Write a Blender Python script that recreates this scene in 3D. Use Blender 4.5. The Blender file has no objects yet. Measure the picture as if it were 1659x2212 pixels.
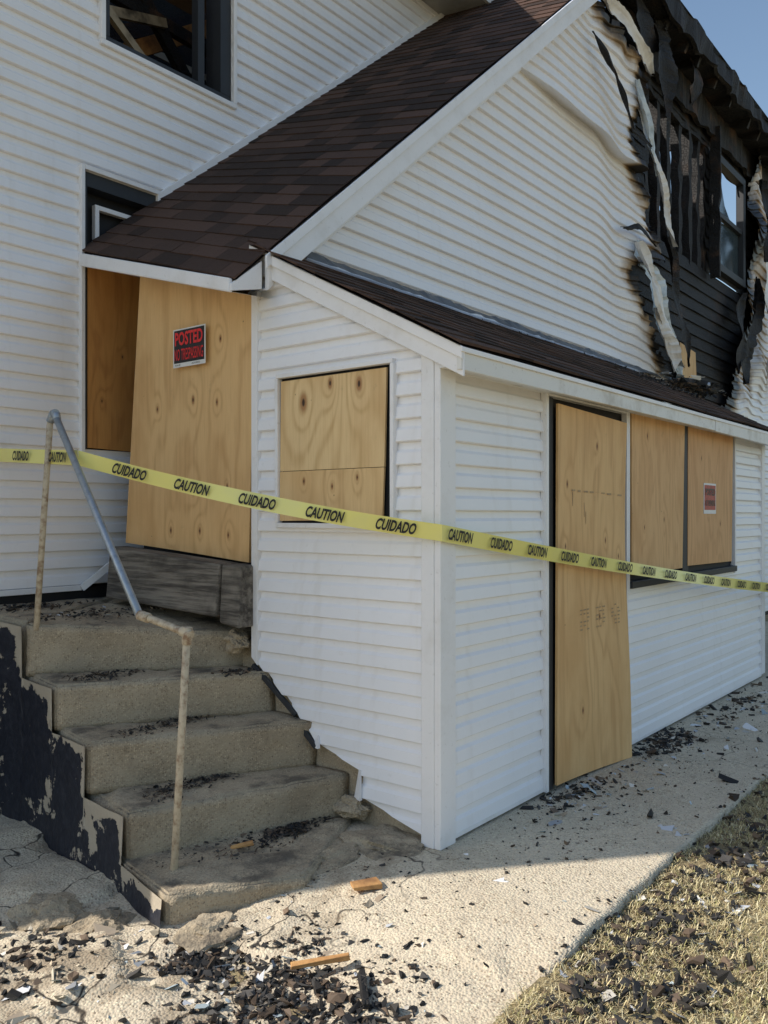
import bpy, bmesh, math, random
from mathutils import Vector, Matrix, noise
random.seed(7)
S=bpy.context.scene
COL=S.collection
# ------------------------------------------------------------------ node helpers
def newmat(name):
    m=bpy.data.materials.new(name); m.use_nodes=True
    nt=m.node_tree; nt.nodes.clear()
    o=nt.nodes.new('ShaderNodeOutputMaterial'); b=nt.nodes.new('ShaderNodeBsdfPrincipled')
    nt.links.new(b.outputs[0],o.inputs[0])
    return m,nt,b
def lk(nt,a,b): nt.links.new(a,b)
def val(nt,sock,v):
    if hasattr(v,'is_output'): nt.links.new(v,sock)
    else: sock.default_value=v
def math_(nt,op,a,b=0.0,c=None,clamp=False):
    n=nt.nodes.new('ShaderNodeMath'); n.operation=op; n.use_clamp=clamp
    val(nt,n.inputs[0],a); val(nt,n.inputs[1],b)
    if c is not None: val(nt,n.inputs[2],c)
    return n.outputs[0]
def mixc(nt,f,a,b,mode='MIX'):
    n=nt.nodes.new('ShaderNodeMix'); n.data_type='RGBA'; n.blend_type=mode
    val(nt,n.inputs[0],f)
    for s,v in ((n.inputs[6],a),(n.inputs[7],b)):
        if isinstance(v,tuple): s.default_value=(v[0],v[1],v[2],1)
        else: nt.links.new(v,s)
    return n.outputs[2]
def ramp(nt,f,p0,p1,c0=0.0,c1=1.0):
    n=nt.nodes.new('ShaderNodeMapRange'); n.clamp=True; n.interpolation_type='SMOOTHSTEP'
    val(nt,n.inputs[0],f); n.inputs[1].default_value=p0; n.inputs[2].default_value=p1
    n.inputs[3].default_value=c0; n.inputs[4].default_value=c1
    return n.outputs[0]
def coords(nt,kind='Object',scale=(1,1,1),loc=(0,0,0)):
    t=nt.nodes.new('ShaderNodeTexCoord'); m=nt.nodes.new('ShaderNodeMapping')
    nt.links.new(t.outputs[kind],m.inputs[0]); m.inputs['Scale'].default_value=scale; m.inputs['Location'].default_value=loc
    return m.outputs[0]
def noise_(nt,vec,scale,detail=4,rough=.55,dist=0.0):
    n=nt.nodes.new('ShaderNodeTexNoise'); nt.links.new(vec,n.inputs['Vector'])
    n.inputs['Scale'].default_value=scale; n.inputs['Detail'].default_value=detail
    n.inputs['Roughness'].default_value=rough; n.inputs['Distortion'].default_value=dist
    return n.outputs[0]
def voro(nt,vec,scale,feature='F1',out=0,rand=1.0):
    n=nt.nodes.new('ShaderNodeTexVoronoi'); n.feature=feature; nt.links.new(vec,n.inputs['Vector'])
    n.inputs['Scale'].default_value=scale; n.inputs['Randomness'].default_value=rand
    return n.outputs[out]
def bump(nt,b,h,strength=.3,dist=.01):
    n=nt.nodes.new('ShaderNodeBump'); n.inputs['Strength'].default_value=strength; n.inputs['Distance'].default_value=dist
    nt.links.new(h,n.inputs['Height']); nt.links.new(n.outputs[0],b.inputs['Normal'])
def attr(nt,name,out=0):
    n=nt.nodes.new('ShaderNodeAttribute'); n.attribute_name=name; return n.outputs[out]

# ------------------------------------------------------------------ materials
def mat_siding():
    m,nt,b=newmat('white_vinyl_siding')
    c=coords(nt); n1=noise_(nt,c,1.3,4); n2=noise_(nt,coords(nt,scale=(14,14,.7)),1.0,3)
    n3=noise_(nt,c,30,2)
    col=mixc(nt,ramp(nt,n1,.35,.75,0,.5),(.92,.915,.93),(.85,.84,.845))
    col=mixc(nt,ramp(nt,n2,.52,.8,0,.22),col,(.68,.64,.59))
    col=mixc(nt,ramp(nt,n3,.62,.85,0,.12),col,(.45,.42,.36))
    ch=attr(nt,'Char',2)
    chn=math_(nt,'MULTIPLY',ch,ramp(nt,noise_(nt,c,2.2,5),.25,.7,.45,1.5))
    col=mixc(nt,ramp(nt,chn,.10,.6),col,(.40,.28,.16))
    col=mixc(nt,ramp(nt,chn,.45,.85),col,(.035,.028,.022))
    lk(nt,col,b.inputs['Base Color']); b.inputs['Roughness'].default_value=.45
    return m
def mat_white(name='white_painted_trim',base=(.88,.875,.885),dirt=(.6,.56,.5),amt=.4):
    m,nt,b=newmat(name); c=coords(nt)
    col=mixc(nt,ramp(nt,noise_(nt,c,4,4,.65),.45,.8,0,amt),base,dirt)
    col=mixc(nt,ramp(nt,noise_(nt,c,45,3),.63,.75,0,.4*amt),col,(.2,.17,.13))
    lk(nt,col,b.inputs['Base Color']); b.inputs['Roughness'].default_value=.5
    return m
def mat_ply(name,knots,light=(.80,.52,.24),dark=(.52,.28,.10),freq=9,seed=0.0,warp=5.0,ring=1.7,amt=.55):
    m,nt,b=newmat(name)
    uv=coords(nt,'UV')
    big=noise_(nt,coords(nt,'UV',scale=(2.4,.55,1),loc=(seed,seed*1.7,seed)),1.6,3,.5,.3)
    sp=nt.nodes.new('ShaderNodeSeparateXYZ'); lk(nt,uv,sp.inputs[0])
    ph=math_(nt,'ADD',math_(nt,'MULTIPLY',sp.outputs[0],freq),math_(nt,'MULTIPLY',big,warp))
    kd=None
    for (ku,kv,ks) in knots:
        v=nt.nodes.new('ShaderNodeVectorMath'); v.operation='SUBTRACT'; lk(nt,uv,v.inputs[0]); v.inputs[1].default_value=(ku,kv,0)
        s=nt.nodes.new('ShaderNodeVectorMath'); s.operation='MULTIPLY'; lk(nt,v.outputs[0],s.inputs[0]); s.inputs[1].default_value=(1,.5,0)
        l=nt.nodes.new('ShaderNodeVectorMath'); l.operation='LENGTH'; lk(nt,s.outputs[0],l.inputs[0])
        L=l.outputs['Value']
        q=math_(nt,'DIVIDE',1.0,math_(nt,'ADD',1.0,math_(nt,'POWER',math_(nt,'DIVIDE',L,.05*ks),2.0)))
        ph=math_(nt,'ADD',ph,math_(nt,'MULTIPLY',q,ring*(1 if ku*7%1>.5 else -1)))
        k=math_(nt,'DIVIDE',1.0,math_(nt,'ADD',1.0,math_(nt,'POWER',math_(nt,'DIVIDE',L,.012*ks),3.0)))
        kd=k if kd is None else math_(nt,'MAXIMUM',kd,k)
    wave=math_(nt,'ADD',math_(nt,'MULTIPLY',math_(nt,'SINE',math_(nt,'MULTIPLY',ph,6.283)),.5),.5)
    fine=noise_(nt,coords(nt,'UV',scale=(260,7,1)),1.0,3)
    med=noise_(nt,coords(nt,'UV',scale=(45,1.3,1),loc=(seed,0,0)),1.0,4)
    w=math_(nt,'POWER',wave,3.0)
    w=math_(nt,'MULTIPLY',w,ramp(nt,med,.3,.65,.45,1.1))
    col=mixc(nt,math_(nt,'MULTIPLY',w,amt),light,dark)
    col=mixc(nt,ramp(nt,fine,.35,.7,0,.25),col,dark)
    col=mixc(nt,ramp(nt,med,.5,.75,0,.32),col,dark)
    blot=noise_(nt,coords(nt,'UV',scale=(3,1.2,1),loc=(seed*3,2,1)),1.5,5)
    col=mixc(nt,ramp(nt,blot,.4,.72,0,.6),col,(light[0]*.78,light[1]*.68,light[2]*.58))
    col=mixc(nt,ramp(nt,noise_(nt,coords(nt,'UV',loc=(seed,9,1)),6,5,.7),.62,.8,0,.4),col,(.30,.19,.10))
    if kd is not None:
        col=mixc(nt,ramp(nt,kd,.08,.7,0,.85),col,(.36,.16,.055)); col=mixc(nt,ramp(nt,kd,.8,1.0),col,(.05,.022,.01))
    sp2=voro(nt,coords(nt,'UV',loc=(seed,0,0)),7,'F1')
    col=mixc(nt,ramp(nt,sp2,.02,.045,.6,0),col,(.16,.07,.03))
    lk(nt,col,b.inputs['Base Color']); b.inputs['Roughness'].default_value=.7
    return m
def mat_shingle():
    m,nt,b=newmat('brown_asphalt_shingle'); c=coords(nt)
    r=attr(nt,'Tint',2)
    g=noise_(nt,c,420,2); g2=noise_(nt,c,60,3)
    col=mixc(nt,r,(.028,.019,.015),(.108,.062,.045))
    col=mixc(nt,ramp(nt,g,.45,.75,0,.5),col,(.14,.095,.075))
    col=mixc(nt,ramp(nt,g2,.5,.8,0,.4),col,(.018,.014,.012))
    lk(nt,col,b.inputs['Base Color']); b.inputs['Roughness'].default_value=.95
    b.inputs['Specular IOR Level'].default_value=.25
    bump(nt,b,g,.5,.003); return m
def mat_char(name='charred_wood',brown=.25,ash=.2):
    m,nt,b=newmat(name); c=coords(nt)
    col=mixc(nt,ramp(nt,noise_(nt,c,3,4),.52,.75,0,brown),(.009,.008,.008),(.12,.06,.027))
    col=mixc(nt,ramp(nt,noise_(nt,c,40,3),.62,.8,0,ash),col,(.09,.09,.09))
    lk(nt,col,b.inputs['Base Color']); b.inputs['Roughness'].default_value=.7
    v=voro(nt,coords(nt,scale=(1,1,1.6)),26,'DISTANCE_TO_EDGE')
    bump(nt,b,ramp(nt,v,0,.12),.6,.012); return m
def mat_concrete(name,base=(.40,.36,.29),crack=0.0,pebble=1.0,stain=.6,scale=95,soot=0.0,bs=.9):
    m,nt,b=newmat(name); c=coords(nt)
    pv=nt.nodes.new('ShaderNodeTexVoronoi'); lk(nt,c,pv.inputs['Vector']); pv.inputs['Scale'].default_value=scale
    pr=nt.nodes.new('ShaderNodeSeparateColor'); lk(nt,pv.outputs['Color'],pr.inputs[0])
    n1=noise_(nt,c,2.1,5,.6); n2=noise_(nt,c,14,4,.65); n3=noise_(nt,c,110,2)
    col=mixc(nt,ramp(nt,n1,.35,.7,0,stain),base,(base[0]*.66,base[1]*.61,base[2]*.55))
    peb=mixc(nt,ramp(nt,pr.outputs[0],.15,.85),(base[0]*.36,base[1]*.29,base[2]*.24),(min(.85,base[0]*1.5),min(.8,base[1]*1.45),base[2]*1.4))
    mask=math_(nt,'MULTIPLY',ramp(nt,pv.outputs['Distance'],.3,.55,1,0),ramp(nt,n2,.35,.6,.25,1.0))
    col=mixc(nt,math_(nt,'MULTIPLY',mask,pebble),col,peb)
    col=mixc(nt,ramp(nt,n2,.56,.78,0,.5),col,(base[0]*.45,base[1]*.4,base[2]*.35))
    col=mixc(nt,ramp(nt,n3,.60,.78,0,.7),col,(.07,.06,.05))
    if soot>0:
        gn=nt.nodes.new('ShaderNodeNewGeometry'); sz=nt.nodes.new('ShaderNodeSeparateXYZ'); lk(nt,gn.outputs['True Normal'],sz.inputs[0])
        up=ramp(nt,sz.outputs[2],.35,.8,.18,1.0)
        sm=math_(nt,'MULTIPLY',math_(nt,'MULTIPLY',ramp(nt,noise_(nt,c,4.0,7,.68),.46,.64),up),soot)
        col=mixc(nt,sm,col,(.055,.048,.042))
    if crack>0:
        wv=nt.nodes.new('ShaderNodeVectorMath'); wv.operation='ADD'
        nn=nt.nodes.new('ShaderNodeTexNoise'); lk(nt,c,nn.inputs['Vector']); nn.inputs['Scale'].default_value=5
        sc=nt.nodes.new('ShaderNodeVectorMath'); sc.operation='SCALE'; lk(nt,nn.outputs['Color'],sc.inputs[0]); sc.inputs['Scale'].default_value=.3
        lk(nt,c,wv.inputs[0]); lk(nt,sc.outputs[0],wv.inputs[1])
        cv=voro(nt,wv.outputs[0],2.1,'DISTANCE_TO_EDGE')
        cm=math_(nt,'MULTIPLY',ramp(nt,cv,.002,.016,1,0),attr(nt,'Crack',2))
        col=mixc(nt,cm,col,(.045,.038,.03))
        soil=math_(nt,'MULTIPLY',attr(nt,'Crack',2),ramp(nt,noise_(nt,c,3.3,5,.6),.50,.66,0,.65))
        col=mixc(nt,soil,col,(.24,.18,.115))
        col=mixc(nt,ramp(nt,noise_(nt,c,5.5,7,.7),.62,.76,0,.5),col,(.10,.088,.072))
    lk(nt,col,b.inputs['Base Color']); b.inputs['Roughness'].default_value=.95
    h=math_(nt,'ADD',math_(nt,'MULTIPLY',math_(nt,'SUBTRACT',1.0,pv.outputs['Distance']),.6),noise_(nt,c,22,3))
    bump(nt,b,h,bs,.007); return m
def mat_blackpaint():
    m,nt,b=newmat('peeling_black_paint'); c=coords(nt)
    n=noise_(nt,coords(nt,loc=(3,1,2)),4.2,8,.66)
    k=ramp(nt,math_(nt,'ADD',n,math_(nt,'MULTIPLY',attr(nt,'Edge',2),.18)),.575,.587)
    col=mixc(nt,k,mixc(nt,ramp(nt,noise_(nt,c,30,4),.4,.8,0,.5),(.014,.016,.026),(.05,.055,.07)),(.46,.40,.31))
    lk(nt,col,b.inputs['Base Color']); b.inputs['Roughness'].default_value=.6
    bump(nt,b,math_(nt,'ADD',math_(nt,'MULTIPLY',k,-1.0),noise_(nt,c,35,3)),.6,.008); return m
def mat_simple(name,colr,rough=.6,metal=0.0,var=.3,scale=8,dark=None,bs=.15):
    m,nt,b=newmat(name); c=coords(nt)
    d=dark or tuple(x*.45 for x in colr)
    col=mixc(nt,ramp(nt,noise_(nt,c,scale,4,.6),.4,.75,0,var),colr,d)
    lk(nt,col,b.inputs['Base Color']); b.inputs['Roughness'].default_value=rough; b.inputs['Metallic'].default_value=metal
    if bs>0: bump(nt,b,noise_(nt,c,scale*4,3),bs,.004)
    return m
def mat_ground():
    m,nt,b=newmat('dead_lawn_soil'); c=coords(nt)
    n1=noise_(nt,c,1.7,4); n2=noise_(nt,c,60,4,.7); n3=noise_(nt,c,7,4)
    col=mixc(nt,ramp(nt,n1,.35,.7),(.33,.26,.14),(.46,.38,.20))
    col=mixc(nt,ramp(nt,n3,.5,.7,0,.6),col,(.18,.125,.07))
    col=mixc(nt,ramp(nt,n2,.42,.7,0,.7),col,(.10,.07,.042))
    lk(nt,col,b.inputs['Base Color']); b.inputs['Roughness'].default_value=1
    bump(nt,b,n2,.8,.02); return m
def mat_vcol(name,rough=.8):
    m,nt,b=newmat(name); lk(nt,attr(nt,'Tint',0),b.inputs['Base Color']); b.inputs['Roughness'].default_value=rough
    return m
def mat_oldwood(name='weathered_timber',a=(.27,.24,.20),d=(.065,.056,.048),sc=(30,1.5,30)):
    m,nt,b=newmat(name); c=coords(nt,scale=sc)
    n=noise_(nt,c,1.0,6,.7); n2=noise_(nt,coords(nt),5,4)
    col=mixc(nt,ramp(nt,n,.35,.65),a,d); col=mixc(nt,ramp(nt,n2,.5,.75,0,.6),col,(.04,.034,.028))
    lk(nt,col,b.inputs['Base Color']); b.inputs['Roughness'].default_value=.9; bump(nt,b,n,.8,.008); return m
SID=mat_siding(); WHT=mat_white(); SHG=mat_shingle(); CHR=mat_char(); CHB=mat_char('scorched_wood',.95,.3)
WDIRT=mat_white('weathered_white_fascia',(.78,.77,.74),(.42,.37,.30),.8)
CON=mat_concrete('step_concrete',(.43,.36,.255),0,.6,.6,115,.75,.55); WLK=mat_concrete('walk_concrete',(.64,.55,.41),1.0,.7,.30,100)
BLK=mat_blackpaint(); GND=mat_ground(); TMB=mat_oldwood()
DRK=mat_simple('black_gap',(.014,.014,.016),.7,bs=0)
DGR=mat_simple('dark_grey_frame',(.025,.028,.033),.6)
GAL=mat_simple('galvanised_pipe',(.36,.40,.44),.4,.6,.5,30)
RUST=mat_simple('rusty_cream_pipe',(.55,.47,.34),.6,.0,.9,30,(.20,.11,.06))
YEL=mat_simple('yellow_tape',(.90,.83,.26),.35,0,.35,6,(.80,.74,.33),0)
INK=mat_simple('black_ink',(.012,.012,.012),.6,bs=0)
RED=mat_simple('red_ink',(.80,.03,.03),.5,0,.1,bs=0)
SGW=mat_simple('sign_white',(.8,.8,.79),.5,0,.1,bs=0)
SGB=mat_simple('sign_black',(.015,.013,.015),.5,0,.1,bs=0)
FOIL=mat_simple('insulation_foil',(.66,.72,.75),.5,.0,.7,7,(.20,.26,.29))
MELT=mat_simple('melted_white_vinyl',(.82,.81,.79),.5,.0,.8,3,(.45,.36,.26))
YWL=mat_simple('scorched_plaster',(.72,.58,.28),.8,0,.8,2,(.12,.08,.04))
GLS=mat_simple('sooty_glass',(.05,.07,.08),.12)
RAW=mat_oldwood('raw_wood',(.62,.35,.13),(.38,.18,.065),(5,5,5))
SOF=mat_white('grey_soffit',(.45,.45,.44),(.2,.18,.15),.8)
STAMP=mat_simple('grey_stamp_ink',(.50,.34,.18),.8,0,1.0,60,(.32,.21,.12),0)
LATH=mat_simple('scorched_lath',(.42,.34,.24),.9,0,.9,6,(.04,.03,.02))

# ------------------------------------------------------------------ mesh helpers
def empty(name):
    e=bpy.data.objects.new(name,None); COL.objects.link(e); return e
def mk(name,verts,faces,mats,parent=None,fm=None,smooth=False,uv=None):
    me=bpy.data.meshes.new(name); me.from_pydata([tuple(v) for v in verts],[],faces)
    if not isinstance(mats,(list,tuple)): mats=[mats]
    for m in mats: me.materials.append(m)
    if fm: me.polygons.foreach_set('material_index',fm)
    if smooth: me.polygons.foreach_set('use_smooth',[True]*len(me.polygons))
    if uv:
        l=me.uv_layers.new(name='UVMap')
        for lp in me.loops: l.data[lp.index].uv=uv[lp.vertex_index]
    me.update()
    o=bpy.data.objects.new(name,me); COL.objects.link(o)
    if parent: o.parent=parent
    return o
BF=[(0,3,2,1),(4,5,6,7),(0,1,5,4),(1,2,6,5),(2,3,7,6),(3,0,4,7)]
def hexa(name,p,mat,parent=None,bev=0.0,uv=None):
    o=mk(name,p,BF,mat,parent,uv=uv)
    if bev: 
        m=o.modifiers.new('b','BEVEL'); m.width=bev; m.segments=2
    return o
def box(name,a,b,mat,parent=None,bev=0.0):
    (x0,y0,z0),(x1,y1,z1)=a,b
    return hexa(name,[(x0,y0,z0),(x1,y0,z0),(x1,y1,z0),(x0,y1,z0),(x0,y0,z1),(x1,y0,z1),(x1,y1,z1),(x0,y1,z1)],mat,parent,bev)
def beam_pts(p0,p1,w,h,up=(0,0,1)):
    p0=Vector(p0);p1=Vector(p1); d=(p1-p0).normalized(); s=d.cross(Vector(up))
    if s.length<1e-4: s=d.cross(Vector((1,0,0)))
    s.normalize(); u=s.cross(d)
    r=[]
    for p in (p0,p1):
        for a,c in ((-1,-1),(1,-1),(1,1),(-1,1)): r.append(p+s*(a*w/2)+u*(c*h/2))
    return r
def beam(name,p0,p1,w,h,mat,parent=None,up=(0,0,1),bev=0.0):
    return hexa(name,beam_pts(p0,p1,w,h,up),mat,parent,bev)
def board_y(name,pts,y,th,mat,parent,bowf=None):
    V=[];F=[];UV=[];n=14
    for k in (0,1):
        for j in range(n+1):
            for i in range(n+1):
                a=i/n;c=j/n
                x=(pts[0][0]*(1-a)+pts[1][0]*a)*(1-c)+(pts[3][0]*(1-a)+pts[2][0]*a)*c
                z=(pts[0][1]*(1-a)+pts[1][1]*a)*(1-c)+(pts[3][1]*(1-a)+pts[2][1]*a)*c
                V.append((x,y+k*th+(bowf(a,c) if bowf else 0),z)); UV.append((x-pts[0][0],z-pts[0][1]))
    N=(n+1)*(n+1); idx=lambda i,j,k:k*N+j*(n+1)+i
    for j in range(n):
        for i in range(n):
            F.append((idx(i,j,0),idx(i+1,j,0),idx(i+1,j+1,0),idx(i,j+1,0)))
            F.append((idx(i,j,1),idx(i,j+1,1),idx(i+1,j+1,1),idx(i+1,j,1)))
    for i in range(n):
        F.append((idx(i,0,0),idx(i,0,1),idx(i+1,0,1),idx(i+1,0,0)))
        F.append((idx(i,n,0),idx(i+1,n,0),idx(i+1,n,1),idx(i,n,1)))
        F.append((idx(0,i,0),idx(0,i+1,0),idx(0,i+1,1),idx(0,i,1)))
        F.append((idx(n,i,0),idx(n,i,1),idx(n,i+1,1),idx(n,i+1,0)))
    return mk(name,V,F,mat,parent,uv=UV)
def board_x(name,pts,x,th,mat,parent,bowf=None):
    o=board_y(name,[(-p[0],p[1]) for p in pts],x,th,mat,parent,bowf)
    for v in o.data.vertices:
        a,bb,c=v.co; v.co=(bb,-a,c)
    o.data.update(); return o

PR=[(0,.022),(.003,.028),(.006,.029),(.056,.022),(.070,.009),(.1045,.004)]
def siding(name,axis,plane,u0,u1,z0,z1,parent,holes=(),keep=None,disp=None,char=None,cuts=(),du=.3,phase=0.0):
    rows=[]; z=z0-phase; P=.105
    while z<z1:
        for dz,o in PR: rows.append((z+dz,o))
        z+=P
    rows=[r for r in rows if z0-1e-6<=r[0]<=z1+1e-6]
    def ins(zz):
        for i in range(len(rows)-1):
            if rows[i][0]<zz-1e-4 and rows[i+1][0]>zz+1e-4:
                f=(zz-rows[i][0])/(rows[i+1][0]-rows[i][0]); rows.insert(i+1,(zz,rows[i][1]*(1-f)+rows[i+1][1]*f)); return
    us=[u0+(u1-u0)*i/max(1,round((u1-u0)/du)) for i in range(max(1,round((u1-u0)/du))+1)]
    for h in holes:
        ins(h[2]);ins(h[3])
        for q in h[:2]:
            if u0<q<u1 and min(abs(q-x) for x in us)>1e-4: us.append(q)
    us.sort()
    V=[];F=[];C=[]
    nu=len(us)
    for (zz,o) in rows:
        for u in us:
            oo=o+.0022*(noise.noise(Vector((u*1.1,zz*2.3,plane*3+1)))) 
            dzz=.0015*noise.noise(Vector((u*.9,zz*7,5+plane)))
            if disp:
                dd=disp(u,zz); oo+=dd[0]; dzz+=dd[1]
            if axis=='x': V.append((u,plane-oo,zz+dzz))
            else: V.append((plane-oo,u,zz+dzz))
            C.append(char(u,zz) if char else 0.0)
    for j in range(len(rows)-1):
        zc=(rows[j][0]+rows[j+1][0])/2
        for i in range(nu-1):
            uc=(us[i]+us[i+1])/2
            if any(h[0]<uc<h[1] and h[2]<zc<h[3] for h in holes): continue
            if keep and not keep(uc,zc): continue
            a=j*nu+i
            f=(a,a+1,a+nu+1,a+nu)
            F.append(f if axis=='x' else f[::-1])
    o=mk(name,V,F,SID,parent)
    ca=o.data.color_attributes.new('Char','FLOAT_COLOR','POINT')
    for i,c in enumerate(C): ca.data[i].color=(c,c,c,1)
    if cuts:
        bm=bmesh.new(); bm.from_mesh(o.data)
        for (p,n) in cuts:
            bmesh.ops.bisect_plane(bm,geom=bm.verts[:]+bm.edges[:]+bm.faces[:],plane_co=p,plane_no=n,clear_outer=True)
        bm.to_mesh(o.data); bm.free()
    return o
def shingles(name,F0,F1,B0,B1,expo,parent):
    F0,F1,B0,B1=map(Vector,(F0,F1,B0,B1))
    Ls=(F1-F0).length; nC=int(Ls/expo); W=(B0-F0).length
    nrm=(F1-F0).cross(B0-F0).normalized()
    if nrm.z<0: nrm=-nrm
    def P(s,t): 
        p=(F0*(1-t)+F1*t)*(1-s)+(B0*(1-t)+B1*t)*s
        return p+nrm*.010*noise.noise(p*1.3)
    V=[];F=[];T=[]
    for c in range(nC+1):
        t0=c/nC; t1=min(1.0,(c+1.25)/nC)
        s=0.0
        while s<1:
            w=random.uniform(.13,.34)/W; s1=min(1.0,s+w)
            if 1-s1<.08/W: s1=1.0
            r=random.random()**1.3; th=random.choice((.008,.0085,.0105)); jt=random.uniform(-.02,.02)/nC
            b=len(V)
            V+= [P(s,t0+jt)+nrm*th,P(s1-.002/W,t0+jt)+nrm*th,P(s1-.002/W,t1)+nrm*.001,P(s,t1)+nrm*.001,P(s,t0+jt)-nrm*.002,P(s1-.002/W,t0+jt)-nrm*.002]
            F+=[(b,b+1,b+2,b+3),(b+4,b+5,b+1,b),(b+4,b,b+3),(b+5,b+2,b+1)]
            T+=[r]*6
            s=s1
    n=24;b=len(V)
    for i in range(n+1):
        for j in range(n+1): V.append(P(j/n,i/n)-nrm*.012); T.append(0)
    for i in range(n):
        for j in range(n):
            a=b+i*(n+1)+j; F.append((a,a+1,a+n+2,a+n+1))
    o=mk(name,V,F,SHG,parent)
    ca=o.data.color_attributes.new('Tint','FLOAT_COLOR','POINT')
    for i,c in enumerate(T): ca.data[i].color=(c,c,c,1)
    return o
def inpoly(x,y,P):
    r=False;j=len(P)-1
    for i in range(len(P)):
        if (P[i][1]>y)!=(P[j][1]>y) and x<(P[j][0]-P[i][0])*(y-P[i][1])/(P[j][1]-P[i][1])+P[i][0]: r=not r
        j=i
    return r
def pipe(name,pts,r,mat,parent,segs=14):
    V=[];F=[]
    for k in range(len(pts)-1):
        p0=Vector(pts[k]);p1=Vector(pts[k+1]);d=(p1-p0).normalized()
        s=d.cross(Vector((0,0,1))); 
        if s.length<.05: s=d.cross(Vector((1,0,0)))
        s.normalize();u=s.cross(d);b=len(V)
        for p in (p0,p1):
            for i in range(segs):
                a=i/segs*2*math.pi; V.append(p+s*math.cos(a)*r+u*math.sin(a)*r)
        for i in range(segs):
            j=(i+1)%segs; F.append((b+i,b+j,b+segs+j,b+segs+i))
        F.append(tuple(b+i for i in range(segs))[::-1]); F.append(tuple(b+segs+i for i in range(segs)))
    o=mk(name,V,F,mat,parent)
    for p in o.data.polygons: p.use_smooth=len(p.vertices)==4
    m=o.modifiers.new('b','BEVEL'); m.width=.002; m.limit_method='ANGLE'
    return o
def textmesh(name,body,origin,xdir,ydir,w,h,mat,parent,bold=.012,shear=0.0,off=.0015):
    cu=bpy.data.curves.new('t','FONT'); cu.body=body; cu.offset=bold; cu.shear=shear; cu.resolution_u=3
    ob=bpy.data.objects.new('t',cu); COL.objects.link(ob)
    dg=bpy.context.evaluated_depsgraph_get(); me=bpy.data.meshes.new_from_object(ob.evaluated_get(dg))
    bpy.data.objects.remove(ob)
    xs=[v.co.x for v in me.vertices]; ys=[v.co.y for v in me.vertices]
    x0,x1,y0,y1=min(xs),max(xs),min(ys),max(ys)
    O=Vector(origin);X=Vector(xdir).normalized();Y=Vector(ydir).normalized();N=X.cross(Y)
    for v in me.vertices:
        v.co=O+X*((v.co.x-x0)/(x1-x0)*w)+Y*((v.co.y-y0)/(y1-y0)*h)+N*off
    me.materials.clear(); me.materials.append(mat); me.name=name
    o=bpy.data.objects.new(name,me); COL.objects.link(o); o.parent=parent
    return o

# ================================================================== HOUSE
H=empty('burned_house')
sl=.845
def rakez(x): return 2.784+sl*(x+.097)
holes=[(.965,2.0,-.1,2.085),(2.055,4.26,1.0,2.12)]
siding('porch_front_siding','x',0,.02,5.14,0.0,2.20,H,holes=holes,du=.25)
def topcut(): return ((0,0,2.205),Vector((0,-.523,1)))
for (ya,yb,za,zb) in [(0.0,.43,0.0,.10),(.43,.70,.235,.306),(.70,.845,.306,.447),(.845,1.16,.447,.69)]:
    nb=Vector((0,(zb-za)/(yb-ya),-1))
    hl=[(.24,.97,1.405,2.15)]
    siding('porch_side_siding','y',0,ya,yb,0.0,2.9,H,holes=hl,du=.12,cuts=[topcut(),((0,ya,za),nb)])
mk('porch_side_sheathing',[(.012,.01,.05),(.012,.43,.16),(.012,.44,.28),(.012,.7,.36),(.012,.845,.50),(.012,1.17,.76),(.012,1.17,2.80),(.012,.01,2.2)],[(7,6,5,4,3,2,1,0)],DRK,H)
mk('porch_front_sheathing',[(.02,.012,.02),(5.14,.012,.02),(5.14,.012,2.2),(.02,.012,2.2)],[(0,1,2,3)],DRK,H)
box('porch_footing',(.022,.03,-.25),(.30,2.5,.78),CON,H,.01)
box('porch_footing_front',(.30,.03,-.25),(5.1,.2,.015),CON,H,.01)
for (y0,z0,y1,z1) in ((.425,.10,.435,.24),(.695,.30,.705,.36)):
    hexa('torn_siding_lip',[(-.05,y0-.01,z0),(-.03,y0-.01,z0),(-.012,y1+.02,z0+.01),(-.03,y1+.03,z0),(-.035,y0,z1),(-.028,y0,z1),(-.012,y1,z1),(-.02,y1+.01,z1)],WHT,H)
for a,b_ in (((.85,.44),(1.16,.66)),((.71,.30),(.85,.42))):
    beam('broken_edge_flashing',(-.03,a[0],a[1]),(-.035,b_[0],b_[1]),.02,.022,DGR,H)
box('corner_post_front',(-.034,-.038,-.03),(.088,-.004,2.2),WHT,H,.004)
box('corner_post_side',(-.038,-.0035,-.03),(-.004,.066,2.235),WHT,H,.004)
hexa('rear_corner_trim',[(-.036,1.13,.66),(-.002,1.13,.66),(-.002,1.175,.70),(-.036,1.175,.70),(-.036,1.13,2.78),(-.002,1.13,2.78),(-.002,1.175,2.80),(-.036,1.175,2.80)],WHT,H,.003)
box('porch_far_corner',(5.10,-.036,0),(5.2,.0,2.2),WHT,H,.004)
siding('porch_far_side','y',5.2,0,1.17,0,2.3,H)
beam('siding_starter',(.09,-.024,-.005),(.94,-.024,-.005),.012,.02,WHT,H)
beam('siding_starter_far',(2.025,-.024,-.005),(5.1,-.024,-.005),.012,.02,WHT,H)
W1=empty('side_window'); W1.parent=H
for a,b_ in (((-.044,.225,1.385),(-.008,.985,1.41)),((-.044,.225,2.15),(-.008,.985,2.172)),((-.044,.97,1.4105),(-.008,.992,2.1495)),((-.044,.218,1.4105),(-.008,.24,2.1495))):
    box('trim',a,b_,WHT,W1,.003)
box('black_gap',(-.002,.24,1.41),(.008,.97,2.15),DRK,W1)
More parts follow.
